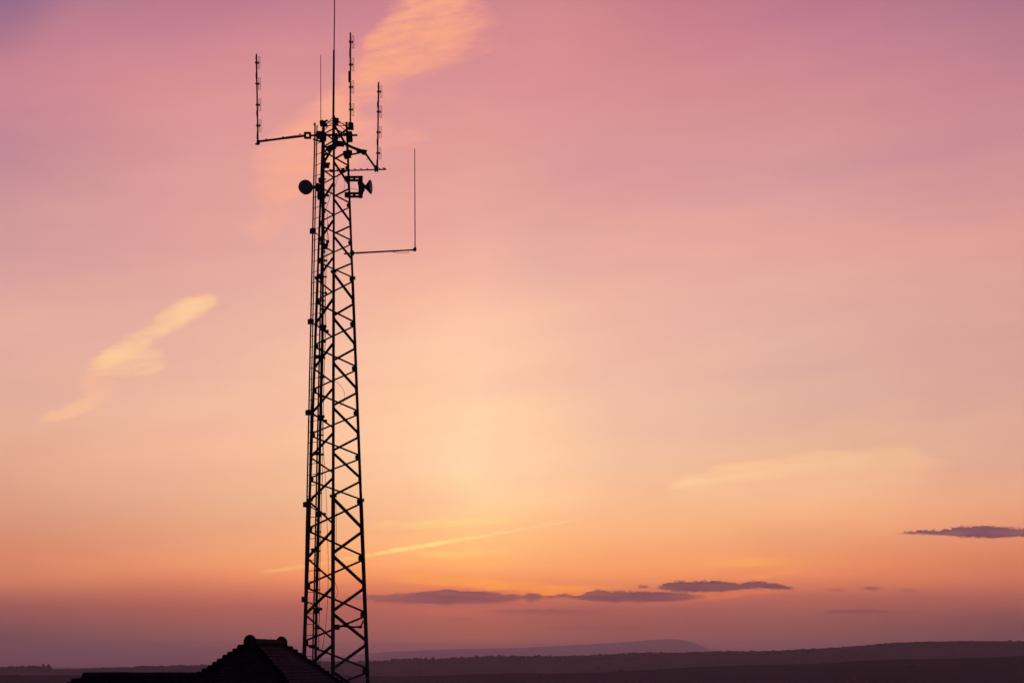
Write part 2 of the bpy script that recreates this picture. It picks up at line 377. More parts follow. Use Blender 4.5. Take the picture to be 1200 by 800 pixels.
MB().lathe(c + ax * .196, ax, [(0, .184), (.006, .17), (.014, .08), (.016, 0)], 32).build('radome', M_RADOME, hd, smooth=True)
wire([(410, 221), (415, 221.6), (421, 223.2)], Yh, .005, 'feed_cable', hd)
wire([(402, 204), (404, 216), (402, 226)], Yh - .2, .004, 'feed_cable', hd)

# lower whip on a long arm that comes toward the viewer
Y0_, Y1_ = TY + .28, TY - .2
lw = thing('whip_antenna', 'slender whip standing on the long lower arm right of the mast', 'antenna', at(486.3, 294, Y1_), 'whip antennas on the mast')
MB().tube([at(486.4, 294, Y1_), at(486.4, 284, Y1_), at(486.0, 174.5, Y1_)], [.017, .014, .010], 8).build('rod', M_FIBRE, lw, smooth=True)
MB().tube([at(403, 297.4, Y0_ + .03), at(413, 296.7, Y0_), at(487, 292.7, Y1_)], [.02, .024, .02], 10).build('arm', M_STEEL, lw)
m = MB(); blob(m, 486, 292.6, Y1_ - .02, 3.6, 3, .035); m.lathe(at(486.4, 291.5, Y1_), (0, 0, 1), [(0, .045), (.05, .018)], 12); m.build('clamp', M_STEEL, lw)
m = MB(); blob(m, 412.6, 296.4, Y0_ - .03, 4, 5, .06); m.build('clamp', M_STEEL, lw)
wire([(456, 294.6), (461, 295.2), (466, 296.4), (473, 296.6), (480, 295.8)], TY - .05, .006, 'feed_cable', lw)

# ------------------------------------------------------------------ house
th = R(82.7)
rv = Vector((math.cos(th), math.sin(th), 0)); nv = Vector((-math.sin(th), math.cos(th), 0))
K = .835
A = at(293, 753.6, 35.0); L_ = 2.42; B = A + rv * L_
W1 = 3.6; WZ = A.z - K * W1
house = thing('tiled_house', 'low house with steep hipped tile roof, at the left foot of the mast', 'house', (A.x, A.y + 1.2, 0))
zw = at(200, 793.2, 36.3).z; W2 = (zw - WZ) / K
G = A + rv * 1.25; G = Vector((G.x, G.y, zw)); Cn = G + nv * 3.85
def P(o, a, b, z): q = o + rv * a + nv * b; return Vector((q.x, q.y, z))
# corners of the main eaves rectangle and the wing's
mA1, mA2 = P(A, -W1, W1, WZ), P(A, -W1, -W1, WZ); mB1, mB2 = P(B, W1, W1, WZ), P(B, W1, -W1, WZ)
wC1, wC2 = P(Cn, W2, W2, WZ), P(Cn, -W2, W2, WZ)

roofb = MB()      # boarding under the tiles, a closed solid
def solid(vs, fs): roofb.add(vs, fs)
dn = Vector((0, 0, -.05))
solid([A + dn, B + dn, mA1 + dn, mA2 + dn, mB2 + dn, mB1 + dn], [(0, 2, 3), (0, 3, 4, 1), (1, 4, 5), (1, 5, 2, 0), (2, 5, 4, 3)])
Gin = G - nv * .5
wI1, wI2 = P(Gin, W2, 0, WZ), P(Gin, -W2, 0, WZ)
solid([Gin + dn, Cn + dn, wC1 + dn, wC2 + dn, wI2 + dn, wI1 + dn], [(0, 1, 2, 5), (1, 3, 2), (1, 0, 4, 3), (2, 3, 4, 5), (0, 5, 4)])
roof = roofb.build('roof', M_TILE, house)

def tiled(top0, top1, e0, e1, keep=None, seed=1):
    """Plain tiles in overlapping courses on the plane top0-top1 (upper edge) / e0-e1 (eaves)."""
    rnd = random.Random(seed); mb = MB()
    along = (e1 - e0); w = along.length; along.normalize()
    nrm = (e1 - e0).cross(top0 - e0)
    if nrm.length < 1e-6: return
    nrm.normalize()
    if nrm.z < 0: nrm = -nrm
    up = nrm.cross(along); up = up if up.z > 0 else -up
    H = (top0 - e0).dot(up); a0 = (top0 - e0).dot(along); a1 = (top1 - e0).dot(along)
    g, tw = .10, .165; n = int(H / g)
    sk = 0.018
    for i in range(n + 1):
        s0 = i * g; t = min(1, (s0 + .05) / H)
        xa, xb = a0 * t, w + (a1 - w) * t
        x = xa - (i % 2) * tw / 2
        wav = [rnd.uniform(-.004, .004) for _ in range(4)]
        while x < xb:
            l0, l1 = max(x + .002, xa), min(x + tw - .002, xb)
            if l1 - l0 > .03:
                q = rnd.uniform(-.003, .005); dl = rnd.uniform(-.006, .006)
                base = e0 + along * l0 + up * (s0 - .03 + dl); r_ = along * (l1 - l0)
                tl = min(.165, H - s0 + .02)
                hi = up * tl; h0 = nrm * (.030 + q); h1 = nrm * (.006)
                th_ = nrm * .014
                b0, b1, b2, b3 = base + h0, base + r_ + h0 + nrm * rnd.uniform(-.002, .002), base + r_ + hi + h1, base + hi + h1
                if keep is None or keep((b0 + b2) / 2):
                    mb.add([b0, b1, b2, b3, b0 - th_, b1 - th_, b2 - th_, b3 - th_], [(0, 1, 2, 3), (7, 6, 5, 4), (0, 4, 5, 1), (1, 5, 6, 2), (3, 2, 6, 7), (0, 3, 7, 4)])
            x += tw
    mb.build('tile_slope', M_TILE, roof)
def main_height(p):   # height of the main roof over a plan point
    d = p - A; a = d.dot(rv); b = abs(d.dot(nv)); a = max(-a, a - L_, 0)
    return A.z - K * max(a, b)
def wing_height(p):
    d = p - G; a = abs(d.dot(rv)); b = d.dot(nv)
    if b < -.5: return -99
    return zw - K * max(a, b - 3.85)
km = lambda p: p.z > wing_height(p) - .02
kw = lambda p: p.z > main_height(p) - .02
tiled(A, A, mA1, mA2, km, 1); tiled(A, B, mA2, mB2, km, 2); tiled(B, B, mB2, mB1, km, 3); tiled(B, A, mB1, mA1, km, 4)
tiled(Gin, Cn, wI2, wC2, kw, 5); tiled(Cn, Cn, wC2, wC1, kw, 6); tiled(Cn, Gin, wC1, wI1, kw, 7)

def half_tile(mb, a, b, r0, r1, n=8, t=.014):
    """one half-round ridge or bonnet tile from a to b, open below"""
    d = (b - a).normalized(); x = d.cross(Vector((0, 0, 1))).normalized(); y = x.cross(d).normalized()
    vs = []
    for p, r in ((a, r0), (b, r1)):
        for rr_ in (r, r - t):
            vs += [p + x * math.cos(math.pi * j / n) * rr_ + y * (math.sin(math.pi * j / n) * rr_ * .9 - r * .35) for j in range(n + 1)]
    m_ = n + 1; fs = []
    for j in range(n):
        fs += [(j, j + 1, 2 * m_ + j + 1, 2 * m_ + j), (m_ + j, 3 * m_ + j, 3 * m_ + j + 1, m_ + j + 1), (j, m_ + j, m_ + j + 1, j + 1), (2 * m_ + j, 2 * m_ + j + 1, 3 * m_ + j + 1, 3 * m_ + j)]
    fs += [(0, 2 * m_, 3 * m_, m_), (n, m_ + n, 3 * m_ + n, 2 * m_ + n)]
    mb.add(vs, fs)
def hip(a, b, step=.128, seed=0):
    rnd = random.Random(seed); mb = MB(); d = (b - a); L = d.length; d.normalize(); s = .12
    while s < L:
        lo = a + d * min(L, s + .15) + Vector((rnd.uniform(-.005, .005), 0, .052 + rnd.uniform(-.006, .008))); hi = a + d * (s - .03) + Vector((0, 0, .004))
        half_tile(mb, hi, lo, .045, .110); s += step
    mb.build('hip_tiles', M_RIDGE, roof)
def ridge(a, b, seed=0):
    rnd = random.Random(seed); mb = MB(); d = (b - a); L = d.length; d.normalize(); s = .0
    mb.bar(a + Vector((0, 0, .01)), b + Vector((0, 0, .01)), .15, .15)      # mortar bedding
    while s < L - .02:
        half_tile(mb, a + d * s + Vector((0, 0, .042 + rnd.uniform(-.004, .004))), a + d * min(L, s + .30) + Vector((0, 0, .042 + rnd.uniform(-.004, .004))), .11, .112); s += .305
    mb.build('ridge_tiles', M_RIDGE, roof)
hip(A, mA1, seed=1); hip(A, mA2, seed=2); hip(B, mB2, seed=3); hip(B, mB1, seed=4)
hip(Cn, wC1, seed=5); hip(Cn, wC2, seed=6)
ridge(A, B, 1)
mg = (G - A).dot(nv); gl = (A.z - zw) / K
ridge(G + nv * (gl - .05), Cn, 2)
for q, r_ in ((A, .125), (B, .12)):
    m = MB(); m.lathe(q + Vector((0, 0, -.085)), (0, 0, 1), [(0, r_ * 1.0), (.09, r_ * 1.05), (.15, r_ * 1.0), (.20, r_ * .86), (.235, r_ * .6), (.256, r_ * .3), (.262, 0)], 16)
    m.build('ridge_end_cap', M_RIDGE, roof, smooth=True)
# walls, eaves boards, openings
def inset(p, o, k): v = (o - p); v.z = 0; return p + v.normalized() * k
walls = MB()
def boxwall(o, a0, a1, b0, b1, z1):
    c = o + rv * (a0 + a1) / 2 + nv * (b0 + b1) / 2; c = Vector((c.x, c.y, z1 / 2 - .15))
    mt = Matrix((rv, nv, Vector((0, 0, 1)))).transposed()
    walls.box(c, ((a1 - a0) / 2, (b1 - b0) / 2, z1 / 2 + .15), mt)
boxwall(A, -W1 + .3, L_ + W1 - .3, -W1 + .3, W1 - .3, WZ - .04)
boxwall(G, -W2 + .3, W2 - .3, W1 - .31, 3.85 + W2 - .3, WZ - .045)
walls.build('wall', M_WALL, house)
def board(a, b):
    MB().bar(a + Vector((0, 0, -.12)), b + Vector((0, 0, -.12)), .03, .16).build('fascia', M_WOOD, house)
board(mA1, mA2); board(mA2, mB2); board(mB2, mB1); board(wC1, wC2)
mt = Matrix((rv, nv, Vector((0, 0, 1)))).transposed()
def opening(name, b, w, z0, z1):
    c = P(A, -W1 + .29, b, (z0 + z1) / 2); f = MB(); h = (z1 - z0) / 2
    for s in (-1, 1): f.box(c + nv * s * (w / 2), (.04, .04, h + .04), mt); f.box(c + Vector((0, 0, s * h)), (.038, w / 2, .04), mt)
    fr = f.build(name, M_WOOD, house)
    MB().box(c, (.012, w / 2 - .03, h - .03), mt).build('pane' if name == 'window' else 'panel', M_GLASS if name == 'window' else M_WOOD, fr)
opening('window', 1.7, 1.1, 1.0, 2.2); opening('window', -1.7, 1.1, 1.0, 2.2); opening('door', 0, .95, .06, 2.08)

# ------------------------------------------------------------------ ground
def interp(tab, x):
    if x <= tab[0][0]: return tab[0][1]
    for (x0, y0), (x1, y1) in zip(tab, tab[1:]):
        if x <= x1: return y0 + (y1 - y0) * (x - x0) / (x1 - x0)
    return tab[-1][1]
L1P = [(-900, 774), (-300, 778), (0, 781), (250, 781), (330, 777), (400, 767.5), (450, 763.5), (500, 761.2), (560, 759.5), (600, 758.8), (650, 756.8), (700, 753.8), (740, 751.4),
       (762, 749.4), (780, 748.2), (795, 748.6), (806, 750.4), (817, 754.4), (828, 759), (845, 764), (900, 767), (1200, 767), (1600, 764), (2200, 767)]
L2P = [(-900, 775), (-200, 780), (0, 783.5), (57, 783), (100, 783), (170, 781.5), (230, 780), (300, 778.5), (360, 777), (430, 775.5), (480, 773.5), (560, 772.3), (600, 771.5), (650, 770.8), (700, 768.5),
       (760, 767), (800, 766), (850, 763.5), (900, 761.5), (960, 758.6), (1000, 756.8), (1050, 753.6), (1100, 751.5), (1160, 750.5), (1200, 750.4), (1400, 753), (1800, 765), (2200, 770)]
L3P = [(-900, 785), (0, 790.5), (420, 791.8), (560, 789.5), (700, 786.5), (800, 783.4), (900, 778.4), (1000, 774), (1100, 770.4), (1200, 767.6), (1400, 764), (1800, 772), (2200, 780)]
R3, R2, R1 = 1800., 3400., 18000.
def crest(tab, phi, r):
    c = max(math.cos(phi), .35); px = 600 + F * math.tan(max(-.95, min(.95, phi)))
    py = interp(tab, max(-900, min(2200, px)))
    return (HY - py) / F * r * c
def wob(phi, f, s): return math.sin(phi * f + s) * .5 + math.sin(phi * f * 2.3 + s * 2.1) * .3 + math.sin(phi * f * 5.1 + s * .7) * .2
def ground_z(phi, r):
    z3 = crest(L3P, phi, R3) + wob(phi, 40, 1) * .5; z2 = crest(L2P, phi, R2) + wob(phi, 60, 2) * .7; z1 = crest(L1P, phi, R1) + wob(phi, 90, 5) * 1.5
    back = .5 + .5 * math.cos(phi)                     # 1 ahead, 0 behind
    tab = [(0, -1.7), (8, -2.2), (20, -5.2), (27, -5.5), (56, -5.5), (75, -7.2), (150, -24), (320, -58), (600, -88), (1000, -100), (1400, -62 + wob(phi, 7, 3) * 8), (R3, z3), (2050, z3 - 22), (2450, -55), (2900, -42 + wob(phi, 9, 8) * 6),
           (R2, z2), (3800, z2 - 25), (5000, -60), (9000, -75 + wob(phi, 11, 4) * 15), (14000, -40), (R1, z1), (20000, z1 - 60), (24000, -90)]
    z = interp(tab, r)
    if r < 1400 and back < .5: z = z * (.6 + .8 * back) if r > 60 else z
    j = 0 if (r < 120 or r >= 5000) else (math.sin(r * .013 + phi * 31) + math.sin(r * .0041 - phi * 57)) * min(.8, r * .0005)
    return z + j + EZ
phis = [-180 + 4 * i for i in range(39)] ; phis = [p for p in phis if p < -26] + [-26 + .13 * i for i in range(401)] + [p for p in [26.5 + 4 * i for i in range(39)] if p < 180]
rads = [0, 4, 8, 12, 16, 20, 24, 27, 35, 45, 56, 65, 75, 90, 110, 150, 200, 260, 320, 420, 600, 800, 1000, 1200, 1400, 1500, 1600, 1680, 1740, 1780, 1800, 1820, 1870, 1950, 2050, 2200, 2450, 2700, 2900, 3100, 3220, 3320, 3370, 3400, 3430, 3500, 3620, 3800,
        4300, 5000, 6500, 9000, 12000, 14000, 16000, 17000, 17600, 18000, 18500, 19200, 20000, 22000, 24000]
gm = MB(); vs = []; NP = len(phis)
for r in rads:
    for p in phis:
        a = R(p); rr2 = max(r, .01)
        vs.append((rr2 * math.sin(a), rr2 * math.cos(a), ground_z(a, r)))
fs = [(i * NP + j, i * NP + (j + 1) % NP, (i + 1) * NP + (j + 1) % NP, (i + 1) * NP + j) for i in range(len(rads) - 1) for j in range(NP)]
gm.add(vs, [f[::-1] for f in fs])
M_GROUND = material('fields', (.045, .043, .036), .95, 0, .3, .004, 0, second=(.064, .056, .05), spec=0)
n = M_GROUND.node_tree.nodes; l = M_GROUND.node_tree.links
vor = n.new('ShaderNodeTexVoronoi'); vor.inputs['Scale'].default_value = .0055
tc = [q for q in n if q.type == 'TEX_COORD'][0]; l.new(tc.outputs['Object'], vor.inputs['Vector'])
mx = n.new('ShaderNodeMixRGB'); mx.blend_type = 'MULTIPLY'; mx.inputs['Fac'].default_value = .55
hs = n.new('ShaderNodeHueSaturation'); hs.inputs['Saturation'].default_value = .25; hs.inputs['Value'].default_value = 1.3
cr = [q for q in n if q.type == 'VALTORGB'][0]
l.new(vor.outputs['Color'], hs.inputs['Color']); l.new(cr.outputs['Color'], mx.inputs['Color1']); l.new(hs.outputs['Color'], mx.inputs['Color2'])
l.new(mx.outputs['Color'], n['Principled BSDF'].inputs['Base Color'])
g = gm.build('ground', M_GROUND); g['kind'] = 'structure'; g['label'] = 'dark rolling farmland falling away below the mast'
for p in g.data.polygons: p.use_smooth = True

# woodland along the second ridge: thousands of crowns, one mass
rnd = random.Random(11); wm = MB()
ICO = [(0, 0, 1)] + [(math.cos(i * 1.2566) * .894, math.sin(i * 1.2566) * .894, .447) for i in range(5)] + [(math.cos(i * 1.2566 + .628) * .894, math.sin(i * 1.2566 + .628) * .894, -.447) for i in range(5)] + [(0, 0, -1)]
ICOF = [(0, 1 + i, 1 + (i + 1) % 5) for i in range(5)] + [(1 + i, 6 + i, 1 + (i + 1) % 5) for i in range(5)] + [(1 + (i + 1) % 5, 6 + i, 6 + (i + 1) % 5) for i in range(5)] + [(11, 6 + (i + 1) % 5, 6 + i) for i in range(5)]
def crown(c, w, h):
    vs = [Vector(c) + Vector((p[0] * w * rnd.uniform(.75, 1.2), p[1] * w * rnd.uniform(.75, 1.2), p[2] * h * rnd.uniform(.8, 1.15))) for p in ICO]
    wm.add(vs, ICOF)
def tree_h(px):      # how high the tree line stands above the crest, in metres
    t = [(0, 5), (5, 8), (30, 9.5), (57, 9.5), (58, 1.5), (100, 1.5), (158, 1.5), (160, 3), (230, 3.5), (330, 3), (425, 4), (440, 5), (470, 7.5), (520, 6), (560, 7), (640, 5), (690, 4.5), (740, 6.5), (790, 4), (850, 3), (900, 1.8), (955, 1.9), (957.5, 0), (959.5, 0), (962, 1.6), (1100, .9), (1165, .9), (1180, .5), (1190, .4), (1192, 2), (1260, 2)]
    return interp(t, px)
px = -60
while px < 1262:
    h = tree_h(max(0, px))
    if h > .2:
        for k in range(2):
            r = R2 + rnd.uniform(-60, 25); a = math.atan((px + rnd.uniform(-2, 2) - 600) / F); gz = ground_z(a, r)
            hh = h * rnd.uniform(.6, 1.0) * (1.35 if rnd.random() < .1 else 1)
            crown((r * math.sin(a), r * math.cos(a), gz + hh * .45), rnd.uniform(2.5, 5.5) if h > 3 else 4, hh * .62)
    px += 1.15 if h > 3 else 2.2
for i in range(260):      # hedges and copses on the facing slopes
    a = R(rnd.uniform(-18, 18)); q = rnd.random()
    rr3 = R2 - rnd.uniform(40, 420) if q < .6 else R3 - rnd.uniform(20, 260)
    rr3 = round(rr3 / 70) * 70 + rnd.uniform(-8, 8) + math.sin(a * 30) * 40 if rnd.random() < .75 else rr3
    s = rnd.uniform(2.0, 4.2); crown((rr3 * math.sin(a), rr3 * math.cos(a), ground_z(a, rr3) + s * .3), s * 1.3, s * .7)
w = wm.build('woodland', M_WOODLAND); w['kind'] = 'stuff'; w['label'] = 'dark band of trees and hedges along the far ridge'; w['category'] = 'woodland'

# one tree whose tip reaches into the bottom edge
def make_tree(base, top, label):
    rnd = random.Random(5); t = thing('tree', label, 'tree', base); H = top - base.z
    m = MB(); tip = Vector((base.x, base.y, base.z + H * .92))
    m.tube([base + Vector((0, 0, -.2)), base + Vector((.05, 0, H * .3)), base + Vector((-.08, .05, H * .6)), tip], [H * .02, H * .014, H * .009, .02], 10)
    tr = m.build('trunk', M_BARK, t, smooth=True); ends = []
    for i in range(34):
        f = rnd.uniform(.28, .95); a = rnd.uniform(0, 6.28); ln = H * .26 * (1.08 - f) + .5
        s = base + Vector((0, 0, H * f * .95)); e = s + Vector((math.cos(a) * ln, math.sin(a) * ln, ln * .55))
        MB().tube([s, s.lerp(e, .5) + Vector((0, 0, .12)), e], [.05, .035, .012], 6).build('limb', M_BARK, t, smooth=True); ends += [e, s.lerp(e, .6)]
    ends += [tip + Vector((rnd.uniform(-.3, .3), rnd.uniform(-.3, .3), rnd.uniform(-.6, .25))) for _ in range(7)]
    c = MB()
    for e in ends:
        for _ in range(150):
            p = e + Vector((rnd.gauss(0, .38), rnd.gauss(0, .38), rnd.gauss(0, .27)))
            if p.z > top: p.z = top - rnd.random() * .3
            u = Vector((rnd.gauss(0, 1), rnd.gauss(0, 1), rnd.gauss(0, 1))).normalized(); v = u.orthogonal().normalized(); s = rnd.uniform(.05, .09)
            c.add([p - u * s, p + v * s * .5, p + u * s, p - v * s * .5], [(0, 1, 2, 3)])
    c.build('crown', M_LEAF, t)
Yt = 118.; tp = at(733, 796.6, Yt); bz = ground_z(math.atan2(tp.x, Yt), math.hypot(tp.x, Yt))
make_tree(Vector((tp.x, Yt, bz)), tp.z, 'single dark tree whose tip just reaches the bottom edge of the view')

# ------------------------------------------------------------------ haze
DENS = 9.5e-5; HTOP = 235.0
hz = MB(); hz.box((0, 0, (HTOP + EZ - 130) / 2), (25500, 25500, (HTOP + EZ + 130) / 2))
mh = bpy.data.materials.new('haze_air'); mh.use_nodes = True; nt = mh.node_tree; nt.nodes.clear()
o = nt.nodes.new('ShaderNodeOutputMaterial'); pv = nt.nodes.new('ShaderNodeVolumePrincipled')
HAZE_COL = (.95, .80, 1.0)
pv.inputs['Color'].default_value = (*HAZE_COL, 1); pv.inputs['Density'].default_value = DENS; pv.inputs['Anisotropy'].default_value = .5
nt.links.new(pv.outputs['Volume'], o.inputs['Volume'])
ho = hz.build('haze', mh); ho['kind'] = 'stuff'; ho['label'] = 'thin mauve evening haze over the far hills'; ho['category'] = 'haze'

# ------------------------------------------------------------------ sky
HAZE_A = (.186, .074, .094)       # what the air itself adds at full depth
def trans(V): return math.exp(-DENS * min(HTOP / max(V, 1e-5), 25500.) * math.sqrt(1 + V * V))
def unhaze(c, V):
    T = trans(V); return tuple(max(.002, (v - a * (1 - T)) / T) for v, a in zip(srgb(c), HAZE_A))
def PV(px, py):
    x = (px - 600) / F; return math.atan(x), (HY - py) / F / math.sqrt(1 + x * x)
W = bpy.data.worlds.new('World'); S.world = W; W.use_nodes = True
nt = W.node_tree; N, LK = nt.nodes, nt.links; N.clear()
def val(x):
    return x
def sock(s, v):
    if isinstance(v, (int, float)): s.default_value = v
    elif isinstance(v, tuple): s.default_value = (*v, 1) if len(v) == 3 and s.type == 'RGBA' else v
    else: LK.new(v, s)
def math_(op, a, b=0.0, c=None, clamp=False):
    n = N.new('ShaderNodeMath'); n.operation = op; n.use_clamp = clamp; sock(n.inputs[0], a); sock(n.inputs[1], b)
    if c is not None: sock(n.inputs[2], c)
    return n.outputs[0]
def mrange(x, a, b, c=0., d=1., kind='SMOOTHSTEP'):
    n = N.new('ShaderNodeMapRange'); n.interpolation_type = kind; n.clamp = True
    for i, v in enumerate((x, a, b, c, d)): sock(n.inputs[i], v)
    return n.outputs[0]
def mixc(f, a, b, mode='MIX'):
    n = N.new('ShaderNodeMixRGB'); n.blend_type = mode; sock(n.inputs[0], f); sock(n.inputs[1], a); sock(n.inputs[2], b); return n.outputs[0]
def noise(vec, scale, detail=4, rough=.5):
    n = N.new('ShaderNodeTexNoise'); n.inputs['Scale'].default_value = scale; n.inputs['Detail'].default_value = detail; n.inputs['Roughness'].default_value = rough
    LK.new(vec, n.inputs['Vector']); return n.outputs['Fac']
def comb(x, y, z=0.):
    n = N.new('ShaderNodeCombineXYZ'); sock(n.inputs[0], x); sock(n.inputs[1], y); sock(n.inputs[2], z); return n.outputs[0]
tc = N.new('ShaderNodeTexCoord'); sp = N.new('ShaderNodeSeparateXYZ'); LK.new(tc.outputs['Generated'], sp.inputs[0])
dx, dy, dz = sp.outputs
PHI = math_('ARCTAN2', dx, dy)
hyp = math_('SQRT', math_('ADD', math_('MULTIPLY', dx, dx), math_('MULTIPLY', dy, dy)))
VV = math_('DIVIDE', dz, math_('MAXIMUM', hyp, .02))
lowv = noise(comb(math_('MULTIPLY', PHI, 1.0), math_('MULTIPLY', VV, 2.2)), 7, 3)
wv = math_('MULTIPLY', math_('SUBTRACT', lowv, .5), .018)
lowh = noise(comb(math_('MULTIPLY', PHI, .8), math_('MULTIPLY', VV, 3.0), 4.), 9, 3)
VW = math_('ADD', VV, math_('MULTIPLY', wv, mrange(VV, .03, .12, .1, 1.)))
PW = math_('ADD', PHI, math_('MULTIPLY', math_('SUBTRACT', lowh, .5), .05))
SKY_ROWS = [5, 60, 120, 200, 300, 400, 480, 540, 590, 620, 645, 665, 682, 695, 710, 730, 752, 772]
SKY = {
 8:    [(156,110,138),(190,125,140),(202,134,146),(196,138,148),(210,154,155),(226,170,156),(225,172,154),(226,168,142),(216,154,130),(215,149,121),(217,138,107),(215,133,102),(207,126,96),(188,110,92),(156,92,86),(138,84,84),(118,76,82),(106,70,76)],
 200:  [(189,121,138),(202,133,146),(217,144,146),(220,154,152),(226,164,156),(231,176,159),(238,183,158),(241,181,150),(232,172,140),(229,163,124),(232,154,116),(232,148,106),(214,128,94),(194,110,92),(173,96,84),(150,88,86),(130,82,84),(115,72,78)],
 337:  [(195,127,142),(212,139,146),(220,147,148),(225,158,152),(230,170,157),(240,184,162),(244,188,160),(246,190,154),(235,180,142),(236,168,128),(239,162,116),(242,154,104),(228,134,96),(204,116,94),(176,98,88),(158,92,88),(138,84,84),(122,74,78)],
 478:  [(200,129,142),(212,139,145),(220,147,148),(226,158,152),(237,172,155),(248,193,163),(253,202,164),(252,201,160),(248,190,146),(248,182,132),(250,176,118),(250,164,104),(236,138,94),(210,116,90),(184,100,88),(163,93,86),(144,86,84),(126,77,80)],
 555:  [(204,131,141),(213,139,144),(221,148,148),(226,159,152),(240,178,160),(254,199,168),(255,209,170),(255,214,170),(255,208,156),(255,194,136),(255,186,118),(255,174,106),(242,142,94),(214,118,88),(186,102,88),(166,93,84),(147,87,82),(128,78,80)],
 640:  [(206,133,140),(219,142,144),(219,146,148),(222,158,153),(231,173,160),(248,193,166),(249,199,164),(252,202,162),(253,196,148),(252,186,130),(252,178,116),(251,166,105),(238,141,93),(208,115,88),(178,99,88),(158,90,84),(142,85,82),(124,76,79)],
 720:  [(201,129,138),(212,138,142),(216,146,147),(217,152,153),(232,172,158),(241,185,164),(235,187,164),(240,190,158),(246,188,142),(250,180,128),(247,168,114),(246,158,104),(232,140,92),(202,112,88),(171,96,88),(150,86,84),(136,82,82),(120,74,78)],
 940:  [(190,121,138),(200,131,145),(211,142,146),(211,150,153),(228,166,156),(224,175,160),(221,174,156),(229,178,148),(242,178,137),(240,168,122),(231,150,108),(236,146,98),(222,128,92),(186,104,88),(166,95,86),(143,86,83),(130,80,82),(114,72,78)],
 1188: [(170,113,137),(180,120,139),(197,132,143),(206,144,148),(219,156,150),(216,162,153),(219,167,149),(226,170,146),(229,164,130),(226,150,116),(222,135,102),(212,125,92),(202,117,90),(180,102,88),(160,90,84),(128,79,80),(116,74,80),(104,68,76)],
}
SKY_ROWS = [-75] + SKY_ROWS
for k_ in SKY: SKY[k_] = [tuple(max(60, a - 1.1 * (b - a)) for a, b in zip(SKY[k_][0], SKY[k_][1]))] + SKY[k_]
V_A, V_B = -.03, 1.5
def ramp_pos(V): return (V - V_A) / (V_B - V_A)
def skyramp(vals, upper):
    n = N.new('ShaderNodeValToRGB'); n.color_ramp.interpolation = 'LINEAR'; e = n.color_ramp.elements
    LK.new(mrange(VW, V_A, V_B, 0., 1., 'LINEAR'), n.inputs[0])
    stops = [(ramp_pos((HY - y) / F), unhaze(c, (HY - y) / F if y < 770 else .004)) for y, c in zip(SKY_ROWS, vals)]
    stops = sorted(stops + [(ramp_pos(V), c) for V, c in upper] + [(0., stops[-1][1])])
    while len(e) < len(stops): e.new(1.0)
    for k, (p, c) in enumerate(stops): e[k].position = p
    for k, (p, c) in enumerate(stops): e[k].position = p; e[k].color = (*c, 1)
    return n.outputs[0]
upper = [(.5, srgb((150, 98, 138))), (.8, srgb((92, 72, 122))), (1.45, srgb((54, 50, 92)))]
keys = sorted(SKY)
cur = skyramp(SKY[keys[0]], upper)
for a, b in zip(keys, keys[1:]):
    cur = mixc(mrange(PW, PV(a, HY)[0], PV(b, HY)[0], 0., 1., 'LINEAR'), cur, skyramp(SKY[b], upper))
FRONT = cur
# dusk side of the dome
def vramp(stops):
    n = N.new('ShaderNodeValToRGB'); e = n.color_ramp.elements
    LK.new(mrange(VW, V_A, V_B, 0., 1., 'LINEAR'), n.inputs[0])
    while len(e) < len(stops): e.new(1.0)
    for k, (V, c) in enumerate(stops): e[k].position = ramp_pos(V); e[k].color = (*c, 1)
    return n.outputs[0]
back = vramp([(-.03, (.028, .018, .032)), (.05, (.042, .027, .05)), (.2, (.056, .036, .066)), (.5, (.05, .036, .07)), (1.45, (.034, .03, .06))])
side = math_('ABSOLUTE', PHI)
cur = mixc(mrange(side, .35, 1.9), cur, back)
# the twilight air of the physical sky model, faint, over the whole dome
sky = N.new('ShaderNodeTexSky'); sky.sky_type = 'NISHITA'; sky.sun_disc = False; sky.sun_elevation = R(1.0); sky.sun_rotation = PV(650, 700)[0]
sky.air_density = 1.5; sky.dust_density = 3.0
cur = mixc(.002, cur, sky.outputs[0], 'ADD')

# clouds ------------------------------------------------------------
EDGE = {}; TEXT = {}
for k_, a_, b_, s_, d_ in (('lump', 340., 640., 1., 4), ('fine', 150., 520., 3., 5), ('mid', 45., 160., 6., 5), ('coarse', 17., 40., 9., 4)):
    EDGE[k_] = math_('SUBTRACT', noise(comb(math_('MULTIPLY', PHI, a_), math_('MULTIPLY', VV, b_), s_), 1.0, d_, .55), .5)
TEXT['streak'] = mrange(noise(comb(math_('MULTIPLY', PHI, 38.), math_('MULTIPLY', VV, 440.), 1.), 1.0, 4, .6), .3, .68)
TEXT['veil'] = mrange(noise(comb(math_('MULTIPLY', PHI, 10.), math_('MULTIPLY', VV, 110.), 2.), 1.0, 4, .6), .3, .68)
TEXT['wisp'] = mrange(noise(comb(math_('ADD', math_('MULTIPLY', PHI, 20.), math_('MULTIPLY', VV, 12.)), math_('SUBTRACT', math_('MULTIPLY', VV, 110.), math_('MULTIPLY', PHI, 20.)), 7.), 1.0, 5, .6), .3, .68)
FIBRE = mrange(noise(comb(math_('ADD', math_('MULTIPLY', PHI, 30.), math_('MULTIPLY', VV, 26.)), math_('SUBTRACT', math_('MULTIPLY', VV, 120.), math_('MULTIPLY', PHI, 34.)), 17.), 1.0, 8, .7), .3, .7, 0., 1., 'LINEAR')
